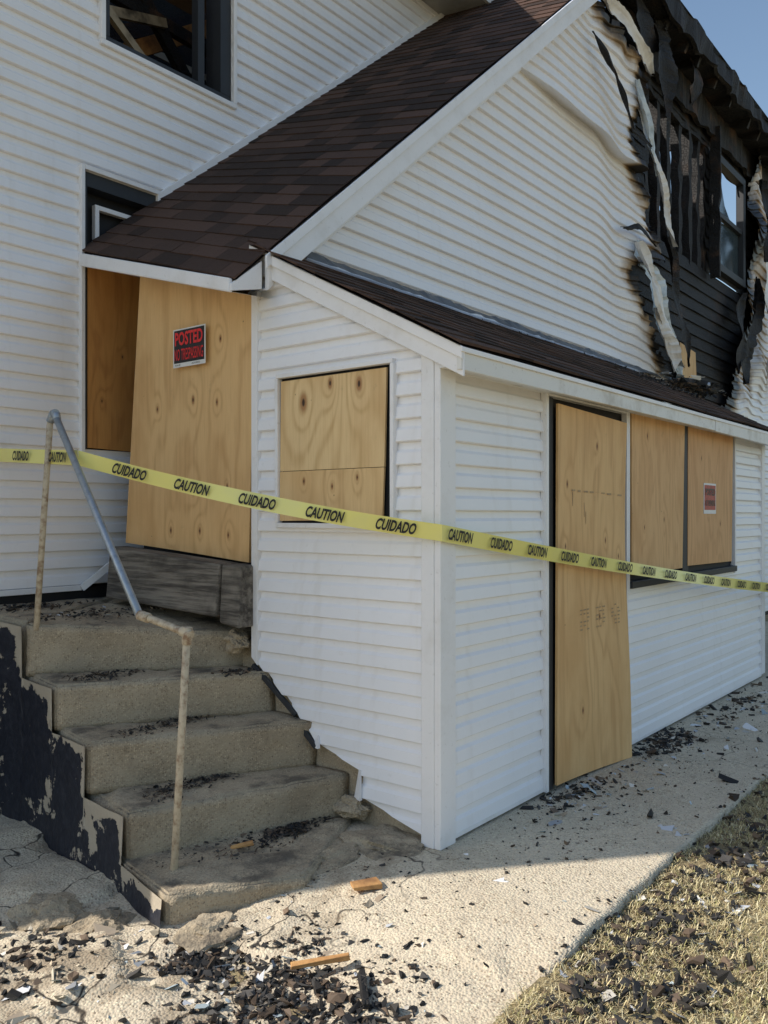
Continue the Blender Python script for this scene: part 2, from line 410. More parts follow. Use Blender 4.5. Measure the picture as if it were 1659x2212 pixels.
P1=mat_ply('plywood_side_window',[(.165,.34,1.7),(.345,.42,1.1),(.53,.40,1.4)],light=(.86,.63,.33),dark=(.58,.36,.15),freq=5,seed=2.3,warp=3,ring=3.2,amt=.65)
P1b=mat_ply('plywood_side_window_lower',[(.17,.2,.7),(.36,.17,.6),(.52,.21,.6)],light=(.82,.57,.28),dark=(.56,.33,.14),freq=5,seed=4.3,warp=3,ring=2.4)
board_x('plywood_upper',[(.968,1.675),(.285,1.675),(.272,2.135),(.962,2.135)],-.026,.012,P1,W1)
board_x('plywood_lower',[(.968,1.42),(.295,1.43),(.285,1.672),(.968,1.672)],-.028,.012,P1b,W1)
D1=empty('boarded_door'); D1.parent=H
for a,b_ in (((.94,-.046,-.02),(.966,-.008,2.11)),((2.0,-.046,0),(2.023,-.008,2.11)),((.9665,-.046,2.086),(1.9995,-.008,2.11))):
    box('trim',a,b_,WHT,D1,.003)
box('dark_jamb',(.966,-.004,-.02),(2.0,.008,2.085),DRK,D1)
box('jamb_board',(.97,-.036,-.02),(1.03,-.006,2.08),DGR,D1)
P2=mat_ply('plywood_door',[(.12,1.62,.8),(.5,1.85,.9),(.1,1.28,.6),(.62,1.3,.7),(.3,.35,.8),(.52,.86,.8),(.80,1.20,.6)],light=(.82,.53,.24),dark=(.54,.29,.11),freq=5,seed=7.1,warp=5)
bow=lambda a,c:-.06*(a**2)*(1-c)**2-.008*math.sin(c*7)*a
board_y('plywood',[(1.03,0.0),(1.90,-.03),(1.955,2.02),(1.045,2.05)],-.060,.014,P2,D1,bow)
def doorpt(x,z):
    a=(x-1.04)/.89; c=z/2.03; return -.060+bow(a,c)-.0025
random.seed(11)
def strip(x0,x1,z0,z1):
    mk('stamp',[(x0,doorpt(x0,z0),z0),(x1,doorpt(x1,z0),z0),(x1,doorpt(x1,z1),z1),(x0,doorpt(x0,z1),z1)],[(0,1,2,3)],STAMP,D1)
for k in range(3):
    xa=1.30+k*.20
    for i in range(6):
        for q in range(3):
            if random.random()<.75: strip(xa+q*.042,xa+q*.042+random.uniform(.02,.036),.80+i*.022,.80+i*.022+.008)
for i in range(9): 
    x0=1.20+.078*i; strip(x0,x0+random.uniform(.03,.07),1.585-.002*i+random.uniform(-.006,.006),1.592-.002*i)
strip(1.21,1.217,1.50,1.58); strip(1.36,1.366,1.44,1.52); strip(1.38,1.386,1.40,1.47)
W2=empty('boarded_window'); W2.parent=H
for a,b_ in (((2.03,-.044,.97),(2.054,-.008,2.13)),((4.26,-.044,.97),(4.285,-.008,2.13))):
    box('trim',a,b_,WHT,W2,.003)
box('dark_sill',(2.055,-.06,.985),(4.26,-.006,1.03),DGR,W2,.004)
box('dark_back',(2.055,-.004,1.0),(4.26,.008,2.13),DRK,W2)
box('dark_mullion',(3.03,-.034,1.03),(3.15,-.006,2.12),DGR,W2)
P3=mat_ply('plywood_window_a',[(.25,.9,.8),(.55,.35,.7),(.2,.3,.6)],light=(.78,.49,.23),dark=(.55,.29,.12),freq=6,seed=11.1,warp=9)
P4=mat_ply('plywood_window_b',[(.3,.8,.7),(.75,.3,.7)],light=(.76,.45,.21),dark=(.53,.27,.11),freq=7,seed=15.1,warp=9)
board_y('plywood_left',[(2.10,1.07),(3.01,1.07),(3.06,2.12),(2.09,2.12)],-.040,.012,P3,W2)
board_y('plywood_right',[(3.13,1.08),(4.18,1.07),(4.22,2.12),(3.14,2.12)],-.038,.012,P4,W2)

# ---- lean-to roof
ez=2.19; ey=-.17; ty=1.16; tz=2.885
shingles('porch_roof',(-.075,ey,ez),(-.075,ty,tz),(5.33,ey,ez),(5.33,ty,tz),.135,H)
box('porch_eave_fascia',(-.06,ey+.005,2.075),(3.35,ey+.03,ez-.016),WDIRT,H,.003)
hexa('porch_eave_fascia_far',[(3.356,ey+.003,2.070),(5.3,ey-.004,2.055),(5.3,ey+.024,2.055),(3.356,ey+.028,2.070),(3.356,ey+.003,ez-.016),(5.3,ey-.004,ez-.022),(5.3,ey+.024,ez-.022),(3.356,ey+.028,ez-.016)],WDIRT,H,.003)
box('porch_eave_lip',(-.07,ey-.006,2.15),(5.31,ey+.004,ez-.018),WHT,H,.002)
box('porch_soffit',(-.05,ey+.031,2.095),(5.28,-.04,2.107),WDIRT,H)
def rk(y,off): return ez+(tz-ez)*(y-ey)/(ty-ey)+off
for nm,x0,x1,o1,o2,m in (('porch_rake_board',-.052,-.040,-.145,-.018,WHT),('porch_rake_crown',-.066,-.053,-.07,-.016,WHT),('porch_far_rake',5.285,5.305,-.13,-.018,WHT)):
    hexa(nm,[(x0,ey,rk(ey,o1)),(x1,ey,rk(ey,o1)),(x1,ty,rk(ty,o1)),(x0,ty,rk(ty,o1)),(x0,ey,rk(ey,o2)),(x1,ey,rk(ey,o2)),(x1,ty,rk(ty,o2)),(x0,ty,rk(ty,o2))],m,H,.003)
V=[];F=[]
n=90
for i in range(n+1):
    x=.06+5.4*i/n
    w=.022*noise.noise(Vector((x*2.2,0,3)))+.014*noise.noise(Vector((x*9,0,3)))
    V+=[(x,1.112-abs(w),2.905+w*.6),(x,1.08-abs(w)*1.6,2.90+w),(x,1.02+w,2.84+abs(w)*.9)]
for i in range(n):
    for k in range(2): F.append((i*3+k,i*3+k+1,i*3+k+4,i*3+k+3))
mk('roof_flashing',V,F,mat_simple('lead_flashing',(.14,.15,.16),.5,.2,.6,8),H)

# ---- wing roof
F0=(-.284,1.03,2.626);F1=(4.476,1.03,rakez(4.476));B0=(-.158,2.6,3.09);B1=(4.35,2.6,6.80)
shingles('main_roof_slope',F0,F1,B0,B1,.135,H)
def rkw(nm,y0,y1,o1,o2,xa,xb,m):
    hexa(nm,[(xa,y0,rakez(xa)+o1),(xb,y0,rakez(xb)+o1),(xb,y1,rakez(xb)+o1),(xa,y1,rakez(xa)+o1),(xa,y0,rakez(xa)+o2),(xb,y0,rakez(xb)+o2),(xb,y1,rakez(xb)+o2),(xa,y1,rakez(xa)+o2)],m,H,.003)
rkw('rake_board',1.005,1.03,-.20,-.018,-.075,4.5,WHT)
rkw('rake_crown',.99,1.004,-.075,-.008,-.10,4.5,WHT)
rkw('rake_soffit',1.031,1.165,-.20,-.19,-.07,4.5,WHT)
rkw('rake_inner_trim',1.125,1.135,-.27,-.201,.12,3.9,WHT)
hexa('entry_eave_fascia',[(-.30,1.05,2.555),(-.275,1.05,2.555),(-.152,2.575,2.99),(-.177,2.575,2.99),(-.30,1.05,2.625),(-.275,1.05,2.625),(-.152,2.575,3.07),(-.177,2.575,3.07)],WHT,H,.006)
mk('entry_soffit',[(-.28,1.05,2.56),(.32,1.05,2.60),(.32,2.59,3.02),(-.15,2.59,3.0)],[(0,1,2,3)],WDIRT,H)
hexa('entry_eave_return',[(-.298,1.035,2.56),(-.09,1.035,2.61),(-.09,1.048,2.61),(-.298,1.048,2.56),(-.298,1.035,2.595),(-.09,1.035,2.755),(-.09,1.048,2.755),(-.298,1.048,2.595)],WHT,H,.002)
mk('wing_side_wall',[(.3,1.17,.7),(.3,2.6,.7),(.3,2.6,3.1),(.3,1.17,2.9)],[(0,3,2,1)],DRK,H)
edge=[(3.6,7.2),(4.1,6.05),(4.6,5.92),(5.05,5.75),(4.80,5.25),(4.96,4.95),(5.20,4.66),(5.50,4.16),(5.0,4.02),(4.74,3.92),(5.02,3.55),(5.40,3.25),(5.70,2.95),(5.78,2.6),(-1,2.6),(-1,7.2)]
def edist(x,z,P=edge[:14]):
    m=9
    for i in range(len(P)-1):
        ax,az=P[i];bx,bz=P[i+1];L=(bx-ax)**2+(bz-az)**2
        t=max(0,min(1,((x-ax)*(bx-ax)+(z-az)*(bz-az))/L)); d=math.hypot(x-ax-t*(bx-ax),z-az-t*(bz-az)); m=min(m,d)
    return m
def keepA(x,z):
    j=.09*noise.noise(Vector((x*4,z*4,1)))+.04*noise.noise(Vector((x*13,z*13,4)))
    return inpoly(x+j,z+j*.6,edge)
ZS=2.73+21*.105-.0003
def dispA(x,z):
    d=edist(x,z); k=max(0,1-d/1.2); k=k*k*(3-2*k)
    a=.11*k*(.5+noise.noise(Vector((x*1.6,z*.9,9))))
    dz=.10*k*noise.noise(Vector((x*1.5,z*1.0,2)))-.11*k*k
    k2=max(0,1-d/.4); a+=.14*k2*k2*(noise.noise(Vector((x*4,z*3,9)))+.3)
    if z>ZS and x>2.5:
        q=min(1,(x-2.5)/.9); q=q*q*(3-2*q)
        a+=.12*q*math.exp(-(z-ZS)/.45); dz-=.07*q*math.exp(-(z-ZS)/.3)*math.sin(min(1,(x-2.5)/2.6)*3.14)
    return (max(a,-.003),dz)
def charA(x,z):
    d=edist(x,z); return max(0,1-d/.2)*.85+max(0,1-d/.7)*.12
siding('wing_front_siding','x',1.165,-.02,6.0,2.73,6.9,H,keep=keepA,disp=dispA,char=charA,du=.035,
       cuts=[((-.097,0,2.784-.21),Vector((-sl,0,1)))])
def board_ok(x,z):
    if z>3.0 and 5.45<x<7.3 and 4.40<z<5.88: return False
    if 7.5<x<8.6 and 4.5<z<5.8: return False
    return True
V=[];F=[]
z=2.7
while z<6.42:
    x=max(.25,(z-3.0)/sl+.50)
    while x<9.4:
        if board_ok(x+.06,z+.07):
            o=.012*noise.noise(Vector((x*2,z*9,1))); o2=.012*noise.noise(Vector(((x+.12)*2,z*9,1))); b=len(V)
            V+=[(x,1.168-o,z-.004),(x+.12,1.168-o2,z-.004),(x+.12,1.188,z+.141),(x,1.188,z+.141)]
            F.append((b,b+1,b+2,b+3))
        x+=.12
    z+=.14
mk('charred_sheathing',V,F,CHR,H)
for a,b_ in (((.6,1.195,2.6),(5.4,1.21,3.2)),((4.5,1.195,3.201),(5.4,1.21,6.4)),((5.401,1.195,2.6),(9.3,1.21,4.38)),((5.401,1.195,5.9),(9.3,1.21,6.4)),((8.62,1.195,4.401),(9.3,1.21,5.899)),((7.32,1.195,4.401),(7.49,1.21,5.899))):
    box('sheathing_backing',a,b_,CHR,H)
random.seed(3)
def rough_beam(name,p0,p1,w,h,mat,amp=.02,seg=40,up=(0,0,1)):
    p0=Vector(p0);p1=Vector(p1);V=[];F=[]
    q0=beam_pts(p0,p1,w,h,up)
    for i in range(seg+1):
        t=i/seg
        for k in range(4):
            p=q0[k].lerp(q0[k+4],t); p=p+Vector((noise.noise(p*5),noise.noise(p*5+Vector((9,0,0))),noise.noise(p*5+Vector((0,9,0)))))*amp*2
            V.append(p)
    for i in range(seg):
        for k in range(4):
            j=(k+1)%4; F.append((i*4+k,i*4+j,(i+1)*4+j,(i+1)*4+k))
    F.append((3,2,1,0));b=seg*4;F.append((b,b+1,b+2,b+3))
    return mk(name,V,F,mat,H)
for i,x in enumerate((5.48,5.80,6.14,6.46,6.78,7.06,7.30)):
    rough_beam('stud',(x,1.24,4.3),(x+random.uniform(-.06,.06),1.24,6.35),.10,.09+random.random()*.03,CHR if i%3 else CHB,.012,24,up=(0,1,0))
    if i in (1,4): rough_beam('rear_stud',(x+.2,1.9,3.9),(x+.24,1.9,5.4+random.random()*.8),.06,.08,CHB,.015,20,up=(0,1,0))
for i in range(5):
    zz=4.45+i*.12; 
    rough_beam('lath_remnant',(5.45+random.random()*.4,1.34,zz),(5.9+random.random()*1.0,1.35,zz+random.uniform(-.06,.06)),.02,.06,CHB if i%3==0 else CHR,.015,16)
beam('plate',(5.3,1.26,4.36),(7.5,1.26,4.36),.12,.08,CHR,H)
rough_beam('header',(5.3,1.23,5.93),(9.2,1.23,5.97),.1,.18,CHB,.015,60)
rough_beam('brace',(5.4,1.36,4.9),(6.3,1.36,6.1),.06,.12,CHR,.015,20)
for i in range(4):
    beam('joist',(5.6+i*.9,1.5,6.25+.1*random.random()),(5.1+i*.95,4.6,7.1),.06,.14,CHR,H)
mk('interior_plaster',[(5.0,2.2,4.6),(6.3,2.2,4.6),(6.25,2.2,6.0),(6.05,2.2,6.3),(5.8,2.2,6.2),(5.0,2.2,6.9)],[(0,1,2,3,4,5)],YWL,H)
mk('interior_back',[(5.2,3.1,3.0),(12,3.1,3.0),(12,3.1,6.3),(9.9,3.1,6.5),(9.5,3.1,5.9),(9.0,3.1,6.15),(8.5,3.1,5.6),(8.0,3.1,6.0),(7.4,3.1,5.75),(7.0,3.1,6.2),(6.6,3.1,5.9),(5.2,3.1,6.2)],[tuple(range(12))],CHR,H)
W3=empty('burned_window'); W3.parent=H
for a,b_ in (((7.44,1.10,4.44),(7.53,1.19,5.86)),((8.57,1.10,4.44),(8.66,1.19,5.86)),((7.5305,1.10,4.44),(8.5695,1.19,4.53)),((7.5305,1.10,5.77),(8.5695,1.19,5.86)),((7.531,1.12,5.12),(8.569,1.18,5.18))):
    box('frame',a,b_,DGR,W3,.004)
mk('glass',[(7.52,1.17,4.52),(8.58,1.17,4.52),(8.58,1.17,5.12),(8.1,1.17,5.12),(7.8,1.17,5.1),(7.52,1.17,5.12)],[(0,1,2,3,4,5)],GLS,W3)
mk('glass_shard',[(7.52,1.17,5.18),(8.3,1.17,5.18),(8.0,1.17,5.35),(7.85,1.17,5.6),(7.8,1.17,5.77),(7.52,1.17,5.77)],[(0,1,2,3,4,5)],GLS,W3)
rough_beam('jamb_trim',(7.36,1.09,4.3),(7.38,1.09,6.1),.04,.12,CHB,.012,24,up=(0,1,0))
edge2=[(8.85,6.6),(8.9,5.9),(8.8,5.2),(9.0,4.8),(8.65,4.3),(8.85,4.0),(8.3,3.7),(8.1,3.3),(7.9,3.0),(7.6,2.6),(7.6,0),(17,0),(17,6.6)]
def keepB(x,z):
    j=.10*noise.noise(Vector((x*3.5,z*3.5,7)))+.04*noise.noise(Vector((x*12,z*12,2)))
    return inpoly(x+j,z+j*.5,edge2)
def dB(x,z): return edist(x,z,edge2[:10])
def dispB(x,z):
    k=max(0,1-dB(x,z)/2.4) if z>2.4 else 0
    return (max(0,.20*k*(.4+noise.noise(Vector((x*1.3,z*1.6,5))))),-.20*k*abs(noise.noise(Vector((x*1.3,0,8))))+.12*k*noise.noise(Vector((x*1.8,z*1.5,6))))
def charB(x,z):
    k=max(0,1-dB(x,z)/2.0) if z>2.3 else 0
    return k*(.2+1.2*abs(noise.noise(Vector((x*1.6,z*1.4,1)))))+max(0,1-dB(x,z)/.3)*.6
siding('wing_right_siding','x',1.16,7.4,16,.08,6.4,H,keep=keepB,disp=dispB,char=charB,du=.07)
mk('wing_right_backing',[(5.25,1.2,0),(17,1.2,0),(17,1.2,4.2),(9.0,1.2,2.9),(5.25,1.2,2.9)],[(0,1,2,3,4)],DRK,H)
mk('wing_right_backing_upper',[(8.7,1.215,2.9),(17,1.215,2.9),(17,1.215,6.4),(8.7,1.215,6.4)],[(0,1,2,3)],CHR,H)
rough_beam('charred_eave_board',(4.15,.80,6.40),(17,.80,6.40),.05,.20,CHR,.03,180)
rough_beam('charred_soffit',(4.3,1.0,6.36),(17,1.0,6.36),.38,.03,CHR,.02,160)
rough_beam('charred_frieze',(4.45,1.12,6.15),(17,1.12,6.15),.05,.34,CHB,.025,160)
mk('charred_roof_edge',[(4.3,.76,6.50),(17,.76,6.50),(17,1.6,7.0),(5.2,1.6,7.0)],[(0,1,2,3)],CHR,H)
for i in range(14):
    x=5.1+i*.55+random.uniform(-.1,.1)
    rough_beam('rafter_tail',(x,.86,6.28),(x,1.4,6.5),.05,.12,CHB if i%2 else CHR,.01,6)
def flap(name,pts,width,mat,seed,wdir=(1,0,0),curl=.06):
    V=[];F=[];m=len(pts);W=Vector(wdir).normalized()
    fine=[]
    for i in range(m-1):
        for k in range(12): fine.append(Vector(pts[i]).lerp(Vector(pts[i+1]),k/12))
    fine.append(Vector(pts[-1]))
    N=len(fine);nc=8
    D=(fine[-1]-fine[0]).length/N
    for i,p in enumerate(fine):
        e=min(1,(N-1-i)/8+.25)*min(1,i/6+.35); d=i*D
        l=-.5*width*e*(.75+.7*noise.noise(Vector((d*3,seed,0)))+.35*noise.noise(Vector((d*16,seed,2))))
        r=.5*width*e*(.75+.7*noise.noise(Vector((d*3,seed,7)))+.35*noise.noise(Vector((d*16,seed,9))))
        for c in range(nc):
            s=c/(nc-1); q=p+W*(l+(r-l)*s)
            q=q+Vector((0,-curl*(2*s-1)**2*(.5+noise.noise(Vector((d*2,seed,3))))-.05*noise.noise(Vector((d*2.5,s*1.5,seed))),.02*noise.noise(Vector((d*4,s*3,seed+3)))))
            V.append(q)
    for i in range(N-1):
        for k in range(nc-1):
            a=i*nc+k; F.append((a,a+1,a+nc+1,a+nc))
    return mk(name,V,F,mat,H)
flap('torn_foil',[(4.85,1.04,4.10),(5.1,1.0,3.75),(5.35,1.0,3.4),(5.75,.98,2.95)],.42,FOIL,1,(1,0,.25))
flap('torn_siding',[(4.75,1.0,4.05),(5.0,.93,3.65),(5.35,.94,3.3),(5.70,.92,2.98)],.24,MELT,2,(1,0,.4))
flap('torn_foil',[(5.4,1.03,3.5),(5.6,1.0,3.2),(5.9,.98,2.9)],.34,FOIL,12,(1,0,.2))
flap('torn_siding',[(5.15,.98,3.5),(5.3,.92,3.2),(5.45,.90,2.9)],.34,MELT,22,(1,0,.1))
flap('peeling_strip',[(4.80,1.03,5.35),(5.06,.96,4.95),(5.32,.98,4.6),(5.58,.94,4.2)],.22,MELT,3,(1,0,.3))
flap('peeling_strip',[(4.74,1.02,5.6),(4.9,.96,5.2),(5.15,.97,4.8)],.2,FOIL,5,(1,0,.3))
flap('curled_siding',[(4.0,1.02,6.08),(4.35,.95,5.98),(4.7,.95,5.8),(5.0,.94,5.72)],.16,MELT,15,(0,-.2,1))
flap('torn_blackpaper',[(3.75,1.0,5.62),(4.1,.93,5.35),(4.55,.96,5.05),(4.95,.94,5.0)],.06,CHR,4,(.3,0,1),.02)
flap('charred_flap',[(5.05,.95,6.3),(5.1,.86,5.9),(5.22,.92,5.4)],.50,CHR,6)
flap('charred_flap',[(4.5,.95,6.35),(4.6,.9,6.15),(4.85,.95,5.85)],.6,CHR,7)
flap('charred_flap',[(6.0,.93,6.3),(6.05,.9,6.1),(6.1,.95,5.85)],.36,CHB,17)
flap('charred_flap',[(8.85,1.02,4.6),(8.6,.97,3.9),(8.3,.99,3.6),(8.1,.97,3.1)],.50,CHR,8)
flap('charred_flap',[(8.3,1.04,4.3),(8.0,.98,3.7),(7.9,.98,3.2)],.40,CHR,9)
flap('charred_flap',[(8.9,.97,5.9),(8.95,.9,5.3),(8.85,.92,4.8)],.36,CHR,39)
flap('melted_siding_sheet',[(9.2,.98,5.2),(9.0,.90,4.6),(8.85,.88,4.1)],.5,MELT,19)
flap('melted_siding_sheet',[(9.3,.95,4.2),(9.1,.85,3.7),(8.8,.86,3.2)],.6,MELT,29)
flap('scorched_insulation',[(5.65,1.06,4.35),(5.8,1.03,4.0),(5.95,1.0,3.5),(6.1,.98,3.05)],.26,CHB,10)
flap('blistered_strip',[(4.45,1.03,4.12),(4.75,.99,4.2),(5.2,1.0,4.12)],.07,CHR,11,(0,0,1),.02)
P5=mat_ply('plywood_scrap',[(.2,.2,.8)],seed=3.3)
board_y('plywood_patch',[(6.15,2.9),(6.75,2.9),(6.7,3.30),(6.2,3.34)],1.10,.012,P5,H)

# ---- main block
YL=2.6
hl=[(.005,1.063,4.46,5.75),(-.143,.42,1.86,3.59)]
siding('main_wall_siding','x',YL,-3.36,4.1,1.02,6.33,H,holes=hl,du=.22)
siding('main_left_end_siding','y',-3.36,YL,9.0,1.02,6.33,H,du=.6)
mk('main_wall_sheathing',[(-3.34,YL+.02,-.1),(-.143,YL+.02,-.1),(-.143,YL+.02,6.33),(-3.34,YL+.02,6.33)],[(0,1,2,3)],DRK,H)
mk('main_wall_sheathing',[(.42,YL+.02,-.1),(5.2,YL+.02,-.1),(5.2,YL+.02,4.45),(.42,YL+.02,4.45)],[(0,1,2,3)],DRK,H)
mk('main_wall_sheathing',[(-.143,YL+.02,-.1),(.42,YL+.02,-.1),(.42,YL+.02,1.86),(-.143,YL+.02,1.86)],[(0,1,2,3)],DRK,H)
mk('main_wall_sheathing',[(1.07,YL+.02,4.45),(5.2,YL+.02,4.45),(5.2,YL+.02,6.33),(1.07,YL+.02,6.33)],[(0,1,2,3)],DRK,H)
mk('main_wall_sheathing',[(-.143,YL+.02,5.75),(1.07,YL+.02,5.75),(1.07,YL+.02,6.33),(-.143,YL+.02,6.33)],[(0,1,2,3)],DRK,H)
mk('main_end_wall',[(-3.34,YL+.02,-.1),(-3.34,9,-.1),(-3.34,9,6.33),(-3.34,YL+.02,6.33)],[(0,1,2,3)],DRK,H)
mk('main_far_end_wall',[(5.2,YL+.02,-.1),(5.2,9,-.1),(5.2,9,6.33),(5.2,YL+.02,6.33)],[(0,1,2,3)],CHR,H)
box('foundation',(-3.34,YL-.005,-.2),(.4,YL+.012,1.0),DRK,H)
box('main_corner_trim',(-3.385,YL-.038,1.0),(-3.28,YL-.003,6.3),WHT,H)
box('bottom_trim',(-3.3,YL-.038,.985),(-.16,YL-.006,1.018),WHT,H,.003)
beam('bent_bottom_trim',(-.17,YL-.05,1.0),(.02,YL-.10,1.15),.02,.04,WHT,H)
xa,xb=.40,4.3
za=3.09+.823*(xa+.158);zb=3.09+.823*(xb+.158)
hexa('roof_wall_trim',[(xa,YL-.049,za-.02),(xb,YL-.049,zb-.02),(xb,YL-.004,zb-.02),(xa,YL-.004,za-.02),(xa,YL-.049,za+.05),(xb,YL-.049,zb+.05),(xb,YL-.004,zb+.05),(xa,YL-.004,za+.05)],WHT,H,.003)
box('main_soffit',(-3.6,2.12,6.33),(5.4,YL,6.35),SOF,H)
box('main_eave_fascia',(-3.6,2.09,6.32),(5.4,2.118,6.5),WDIRT,H)
def mr(y): return 6.52+(y-2.05)*.368
V=[];F=[]
for (x0,x1,y0,y1) in ((-3.7,5.5,2.05,2.95),(-3.7,-2.4,2.95,5.8),(3.0,5.5,2.95,5.8)):  # opening added in the unseen roof to let daylight into the room
    b=len(V); V+=[(x0,y0,mr(y0)),(x1,y0,mr(y0)),(x1,y1,mr(y1)),(x0,y1,mr(y1))]; F.append((b,b+1,b+2,b+3))
b=len(V); V+=[(-3.7,5.8,mr(5.8)),(5.5,5.8,mr(5.8)),(5.5,9.6,6.52),(-3.7,9.6,6.52)]; F.append((b,b+1,b+2,b+3))
mk('main_roof',V,F,SHG,H)
mk('main_gable_ends',[(-3.35,2.6,6.33),(-3.35,9,6.33),(-3.35,5.8,7.8),(5.2,2.6,6.33),(5.2,9,6.33),(5.2,5.8,7.8)],[(0,1,2),(3,5,4)],WHT,H)
W4=empty('burned_out_window'); W4.parent=H
for a,b_ in (((-.03,YL-.05,4.42),(1.10,YL-.008,4.455)),((-.03,YL-.05,4.4555),(.003,YL-.008,5.8)),((1.066,YL-.05,4.4555),(1.10,YL-.008,5.8))):
    box('white_trim',a,b_,WHT,W4,.004)
for a,b_ in (((.005,YL-.02,4.456),(1.063,YL+.14,4.50)),((.005,YL-.02,4.5005),(.05,YL+.14,5.75)),((.965,YL-.02,4.5005),(1.063,YL+.14,5.75)),((.80,YL+.03,4.5005),(.86,YL+.10,5.75))):
    box('charred_frame',a,b_,DGR,W4,.003)
mk('room',[(-1.5,YL+.15,3.6),(3.5,YL+.15,3.6),(3.5,5.4,3.6),(-1.5,5.4,3.6),(-1.5,5.4,7.0),(3.5,5.4,7.0),(3.5,YL+.15,6.4),(-1.5,YL+.15,6.4)],[(0,1,2,3),(3,2,5,4),(1,6,5,2)],CHR,W4)
box('sun_blocker',(-.42,YL+.16,3.6),(-.35,4.25,7.15),CHR,W4)  # added out-of-view panel, stops sun streaking through the window onto the roof
random.seed(5)
for i in range(10):
    x=-.6+i*.40
    beam('rafter',(x,YL+.2,6.35),(x+random.uniform(-.05,.1),5.6,7.45),.05,.15,CHB if i%2 else CHR,W4)
for i in range(11): beam('lath',(.6,5.3,5.0+i*.13),(3.3,5.3,5.02+i*.13),.02,.07,LATH,W4)
beam('bare_beam',(.95,3.7,5.16),(1.95,3.75,5.84),.07,.13,RAW,W4)
beam('fallen_rafter',(.3,3.3,5.3),(1.9,3.6,5.45),.06,.10,CHB,W4)
beam('fallen_rafter',(.5,3.4,5.9),(1.7,3.5,4.7),.06,.10,CHR,W4)
beam('fallen_rafter',(.1,3.9,4.9),(2.4,4.3,6.3),.06,.12,CHB,W4)
beam('fallen_rafter',(.1,3.0,5.1),(.9,3.1,4.62),.04,.06,LATH,W4)
beam('fallen_rafter',(.15,3.2,5.0),(1.1,3.4,5.35),.04,.07,LATH,W4)
beam('stud_inside',(1.3,3.0,3.6),(1.35,3.0,6.2),.05,.1,CHR,W4,up=(0,1,0))
W5=empty('entry_window'); W5.parent=H
box('white_trim',(-.170,YL-.05,1.84),(-.144,YL-.008,3.62),WHT,W5,.003)
box('white_trim',(-.1435,YL-.05,3.592),(.46,YL-.008,3.62),WHT,W5,.003)
box('dark_jamb',(-.142,YL-.022,1.86),(-.115,YL+.1,3.588),DGR,W5)
box('dark_head',(-.1145,YL-.022,3.50),(.42,YL+.1,3.588),DGR,W5)
box('dark_recess',(-.142,YL+.08,1.86),(.42,YL+.09,3.588),DRK,W5)
box('sash_side',(-.03,YL+.02,2.9),(.0,YL+.06,3.42),WHT,W5,.003)
box('sash_head',(.0005,YL+.02,3.39),(.42,YL+.06,3.42),WHT,W5,.003)
P6=mat_ply('plywood_entry_shaded',[(.1,.3,.6),(.25,.6,.6)],light=(.64,.31,.09),dark=(.40,.16,.045),freq=6,seed=21,warp=8)  # corner shade is put into this board's darker wood tones
board_y('plywood',[(-.115,1.87),(.42,1.86),(.42,3.12),(-.115,3.05)],YL-.03,.014,P6,W5)
D2=empty('boarded_entry_door'); D2.parent=H
P7=mat_ply('plywood_entry',[(.62,.83,1.0),(.83,.80,.7),(.30,.80,.7),(.86,1.15,.8),(.62,.32,.8),(.42,.08,.8),(.68,.08,.8),(.93,.06,.7),(.92,.33,.6)],light=(.82,.54,.25),dark=(.56,.31,.12),freq=4,seed=31,warp=4,ring=2.2)
board_x('plywood',[(2.34,1.28),(1.235,1.195),(1.18,2.86),(2.185,2.98)],0.0,.014,P7,D2,lambda a,c:.02*math.sin(a*3))
box('door_jamb',(.02,1.18,.8),(.12,1.235,2.85),TMB,D2)

# ================================================================== SIGNS
G=empty('no_trespassing_sign')
ya,yb,zb_,zt=1.855,1.570,2.300,2.520
xx=-.013
box('sheet',(xx-.002,yb,zb_),(xx,ya,zt),SGW,G)
box('black_panel',(xx-.0035,yb+.009,zb_+.024),(xx-.0022,ya-.009,zt-.008),SGB,G)
XD=(0,-1,0);ZD=(0,0,1)
textmesh('posted_text','POSTED',(xx-.004,ya-.020,2.423),XD,ZD,.245,.078,RED,G,.03)
textmesh('no_trespassing_text','NO TRESPASSING',(xx-.004,ya-.016,2.338),XD,ZD,.253,.066,RED,G,.006)
textmesh('small_print','NAME                    ADDRESS',(xx-.002,ya-.02,2.308),XD,ZD,.22,.009,INK,G,0)
G2=empty('no_trespassing_sign.001')
box('sheet',(3.47,-.042,1.46),(3.76,-.040,1.695),SGW,G2)
box('red_panel',(3.485,-.0435,1.49),(3.745,-.0422,1.68),mat_simple('faded_red',(.50,.10,.07),.6,0,.6,20,(.2,.08,.06),0),G2)
textmesh('posted_text','POSTED',(3.50,-.044,1.60),(1,0,0),ZD,.23,.055,SGB,G2,.03)
textmesh('no_trespassing_text','NO TRESPASSING',(3.50,-.044,1.52),(1,0,0),ZD,.23,.045,SGB,G2,.02)

